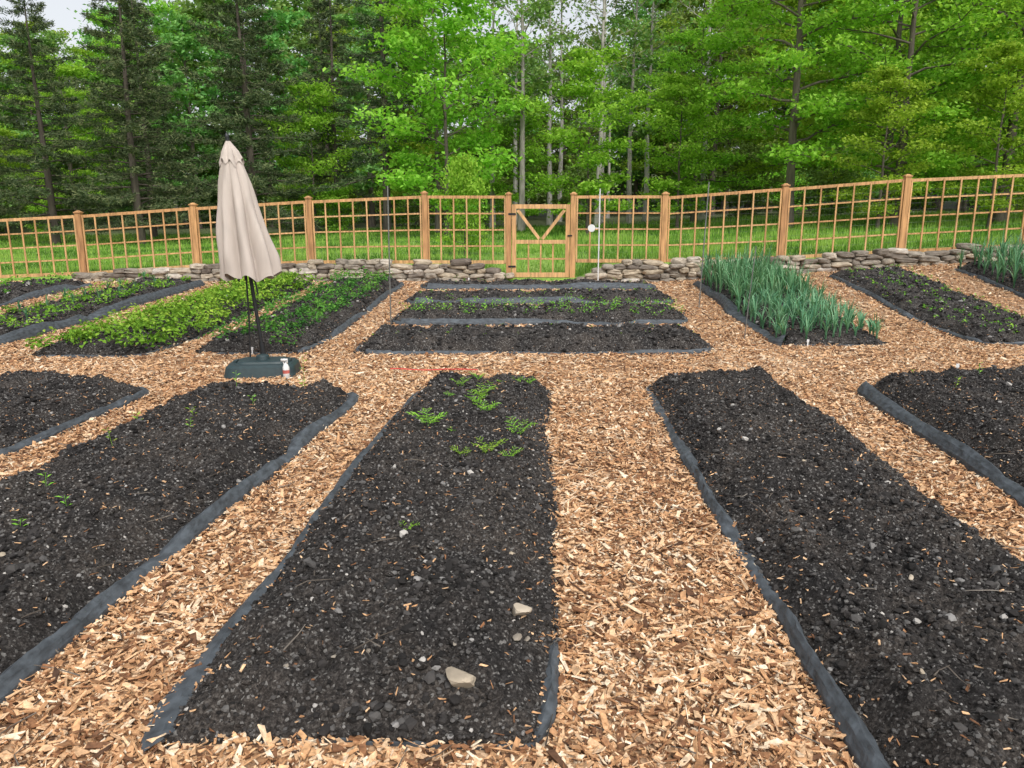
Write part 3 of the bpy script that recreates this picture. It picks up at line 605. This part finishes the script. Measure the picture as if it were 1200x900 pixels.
def build_pine(H,W,base,nb,r0=.2,dens=1.,ntuft=15):
    A=Acc();t=np.linspace(0,1,10);A.add(*tube(np.stack([.06*np.sin(t*5),.05*np.cos(t*4),t*H],1),r0*(1-.92*t),9),.25);Cs=[];Ds=[]
    for i in range(nb):
        u=base+(1-base)*(i/nb)**.95;hf=(u-base)/(1-base);L=W*(1-hf)**.65*R.uniform(.5,1.15)+.25;a=i*2.399+R.uniform(-.5,.5);e=R.normal(.02,.1)+.35*hf
        s=np.linspace(0,1,7);BP=np.stack([np.cos(a)*L*s,np.sin(a)*L*s,u*H+L*(math.sin(e)*s-.22*s**2+.16*s**4)],1);A.add(*tube(BP,max(.01,.05*(1-hf))*(1.05-s),4),.2)
        m=max(4,int(L*5*dens))
        for k in range(m):
            q=.18+.82*(k+R.random())/m;c=np.array([np.interp(q,s,BP[:,j]) for j in range(3)]);sd_=R.choice([-1,1]);a2=a+sd_*R.uniform(.5,1.1);l2=(.28+.4*(1-q))*min(1,L*.5)*R.uniform(.6,1.2)
            d=np.array([math.cos(a2),math.sin(a2),R.normal(-.08,.12)]);
            for f in np.arange(.25,1.01,.25): Cs.append(c+d*l2*f);Ds.append(d)
            Cs.append(c);Ds.append(np.array([math.cos(a),math.sin(a),0]))
    C=np.array(Cs);D=np.array(Ds);n=len(C);nt=ntuft;ci=np.repeat(np.arange(n),nt);d=D[ci]*.5+R.normal(0,.6,(n*nt,3));d[:,2]=d[:,2]*.7+.05;d/=np.linalg.norm(d,axis=1)[:,None]
    c=C[ci]+R.normal(0,.06,(n*nt,3));l=R.uniform(.11,.20,n*nt)[:,None];w=np.cross(d,R.normal(size=(n*nt,3)));w/=np.linalg.norm(w,axis=1)[:,None]+1e-9;w*=.017
    V=np.stack([c-w,c+w,c+d*l+w*.5,c+d*l-w*.5],1).reshape(-1,3);ct=R.uniform(.05,1,n)
    tt=np.repeat(np.clip(ct[ci]*.7+R.normal(.15,.15,n*nt),0,1),4)
    return A.mesh('trunk',M_bark,True),mesh_np('needles',V,np.arange(n*nt*4).reshape(-1,4),M_leafd,tt)
PR={}
PR['A']=build_tree(12,3.9,.12,36,18000,.10,.35,M_leafb,.20,.30,.40)
PR['B']=build_tree(14,3.4,.16,34,16000,.10,.45,M_leafb,.18,.40,.38)
PR['S']=build_tree(5.6,1.9,.12,24,9500,.07,.3,M_leafb,.07,.5,.28)
PR['M']=build_tree(13,3.0,.18,30,7000,.16,.4,M_leafm,.2,.5,.45)
PR['Mn']=build_tree(15,2.4,.35,24,3600,.14,.85,M_leafm,.17,.7,.42,dens=.7)
PR['D']=build_tree(14,2.6,.45,20,1300,.11,1.0,M_leafm,.15,.8,.4,dens=.45)
PR['U']=build_tree(3.0,1.7,.05,16,3800,.095,.3,M_leafm,.05,.6,.34)
PR['Ub']=build_tree(2.4,1.5,.05,16,4000,.08,.3,M_leafb,.04,.6,.32)
PR['P']=build_pine(11.5,3.0,.07,88,ntuft=8)
PR['Q']=build_pine(14,2.2,.16,80,.18,.9,ntuft=8)
def place(kind,name,x,y,s=1.,par=None,sz=None):
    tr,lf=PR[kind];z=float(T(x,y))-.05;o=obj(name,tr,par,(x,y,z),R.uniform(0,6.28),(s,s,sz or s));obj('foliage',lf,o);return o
pi='pine_tree'
for x,y,s in((-14.6,31,.88),(-18.6,32,.84),(-10.8,33,.98),(-22.8,34,.62),(-16.8,37,.90)): place('P',pi,x,y,s)
place('Q',pi,-5.2,33,1.0);place('Q',pi,-8.2,37.5,.85)
dt='deciduous_tree'
for k,x,y,s in(('S',-2.3,28,1.45),('B',-3.0,32,.70),('S',2.9,30,1.12),('S',-9.0,36,1.1),('B',9.6,27.5,.95),('A',12.9,26.5,.85),('A',17.0,27.5,1.0),('B',15.0,32,.95),('A',7.8,34,.66),('S',11.4,24.6,.8),('S',14.8,24.5,.9),
    ('A',20.2,26,.95),('B',12.2,35,.9),('S',6.4,30.5,.95),('A',-28,38,.72),('S',-24.5,33,1.0),('A',23,32,1.0)): place(k,dt,x,y,s)
for k,x,y,s in(('Mn',.4,34,.85),('D',3.9,36,.95),('D',1.9,40,.95),('Mn',5.6,38,.8),('D',6.6,39,.95),('D',-.9,37,.9),('D',4.9,44,1.0),('D',.2,44,1.),('D',8.6,36,.9),('D',2.8,47,1.05)): place(k,dt,x,y,s)
S_=obj('sapling',PR['Ub'][0],None,(-1.15,19.2,float(T(-1.15,19.2))),1.0,(.45,.45,.8));obj('foliage',PR['Ub'][1],S_)
fo=empty('distant_forest')
for i in range(80):
    y=R.uniform(43,70);x=(-1+2*((i*.618)%1))*(.70*y+6);c=abs(x-2.0)<.13*y
    k=R.choice(['M','Mn','B','A','Q'],p=[.46,.16,.18,.17,.03]) if not c else R.choice(['D','M','Mn','D'])
    top=(.200 if c else .215 if abs(x+.56*y)<.10*y else .265)*y*R.uniform(.88,1.1)
    hh={'M':13,'Mn':15,'B':14,'A':12,'Q':14,'D':14}[k];place(k,'tree',x,y,min(1.25,top/hh),fo)
un=empty('forest_undergrowth')
for i in range(64):
    y=R.uniform(36,56);x=R.uniform(-1,1)*(.68*y+4)
    if y<40 and R.random()<.5: continue
    place(R.choice(['U','Ub','U','S']),'shrub',x,y,R.uniform(.5,1.1),un)
for i in range(34):   # thicket closing the view below the far crowns
    x=-50+100*(i+.5)/34+R.normal(0,.6);place(R.choice(['U','U','Ub']),'thicket',x,R.uniform(58,64),R.uniform(1.5,2.2),un)
# ---------------------------------------------------------------- light, camera
w=bpy.data.worlds.new('World');sc.world=w;w.use_nodes=True;nt=w.node_tree;bg=nt.nodes['Background']
sky=nt.nodes.new('ShaderNodeTexSky');sky.sky_type='NISHITA';sky.sun_disc=False;sky.sun_elevation=math.radians(50);sky.sun_rotation=math.radians(160);sky.air_density=1.0;sky.dust_density=4;sky.ozone_density=1
hs=nt.nodes.new('ShaderNodeHueSaturation');hs.inputs['Saturation'].default_value=.22;hs.inputs['Value'].default_value=1.45
nt.links.new(sky.outputs[0],hs.inputs['Color']);nt.links.new(hs.outputs[0],bg.inputs[0]);bg.inputs[1].default_value=.15
sl=bpy.data.lights.new('sun','SUN');sl.energy=1.4;sl.angle=math.radians(18);sl.color=(1,.97,.92);so=bpy.data.objects.new('sun',sl);COL.objects.link(so)
so.rotation_euler=(math.radians(40),0,math.radians(20));so.location=(0,0,30)
cd=bpy.data.cameras.new('camera');cd.lens=27.18;cd.sensor_width=36;cd.clip_end=2000;cd.clip_start=.05
co=bpy.data.objects.new('camera',cd);COL.objects.link(co);co.location=(0,0,1.6);co.rotation_euler=(math.radians(77.6),0,0);sc.camera=co
sc.view_settings.view_transform='Standard';sc.view_settings.look='None';sc.view_settings.exposure=0
print('done',sum(len(m.polygons) for m in bpy.data.meshes))
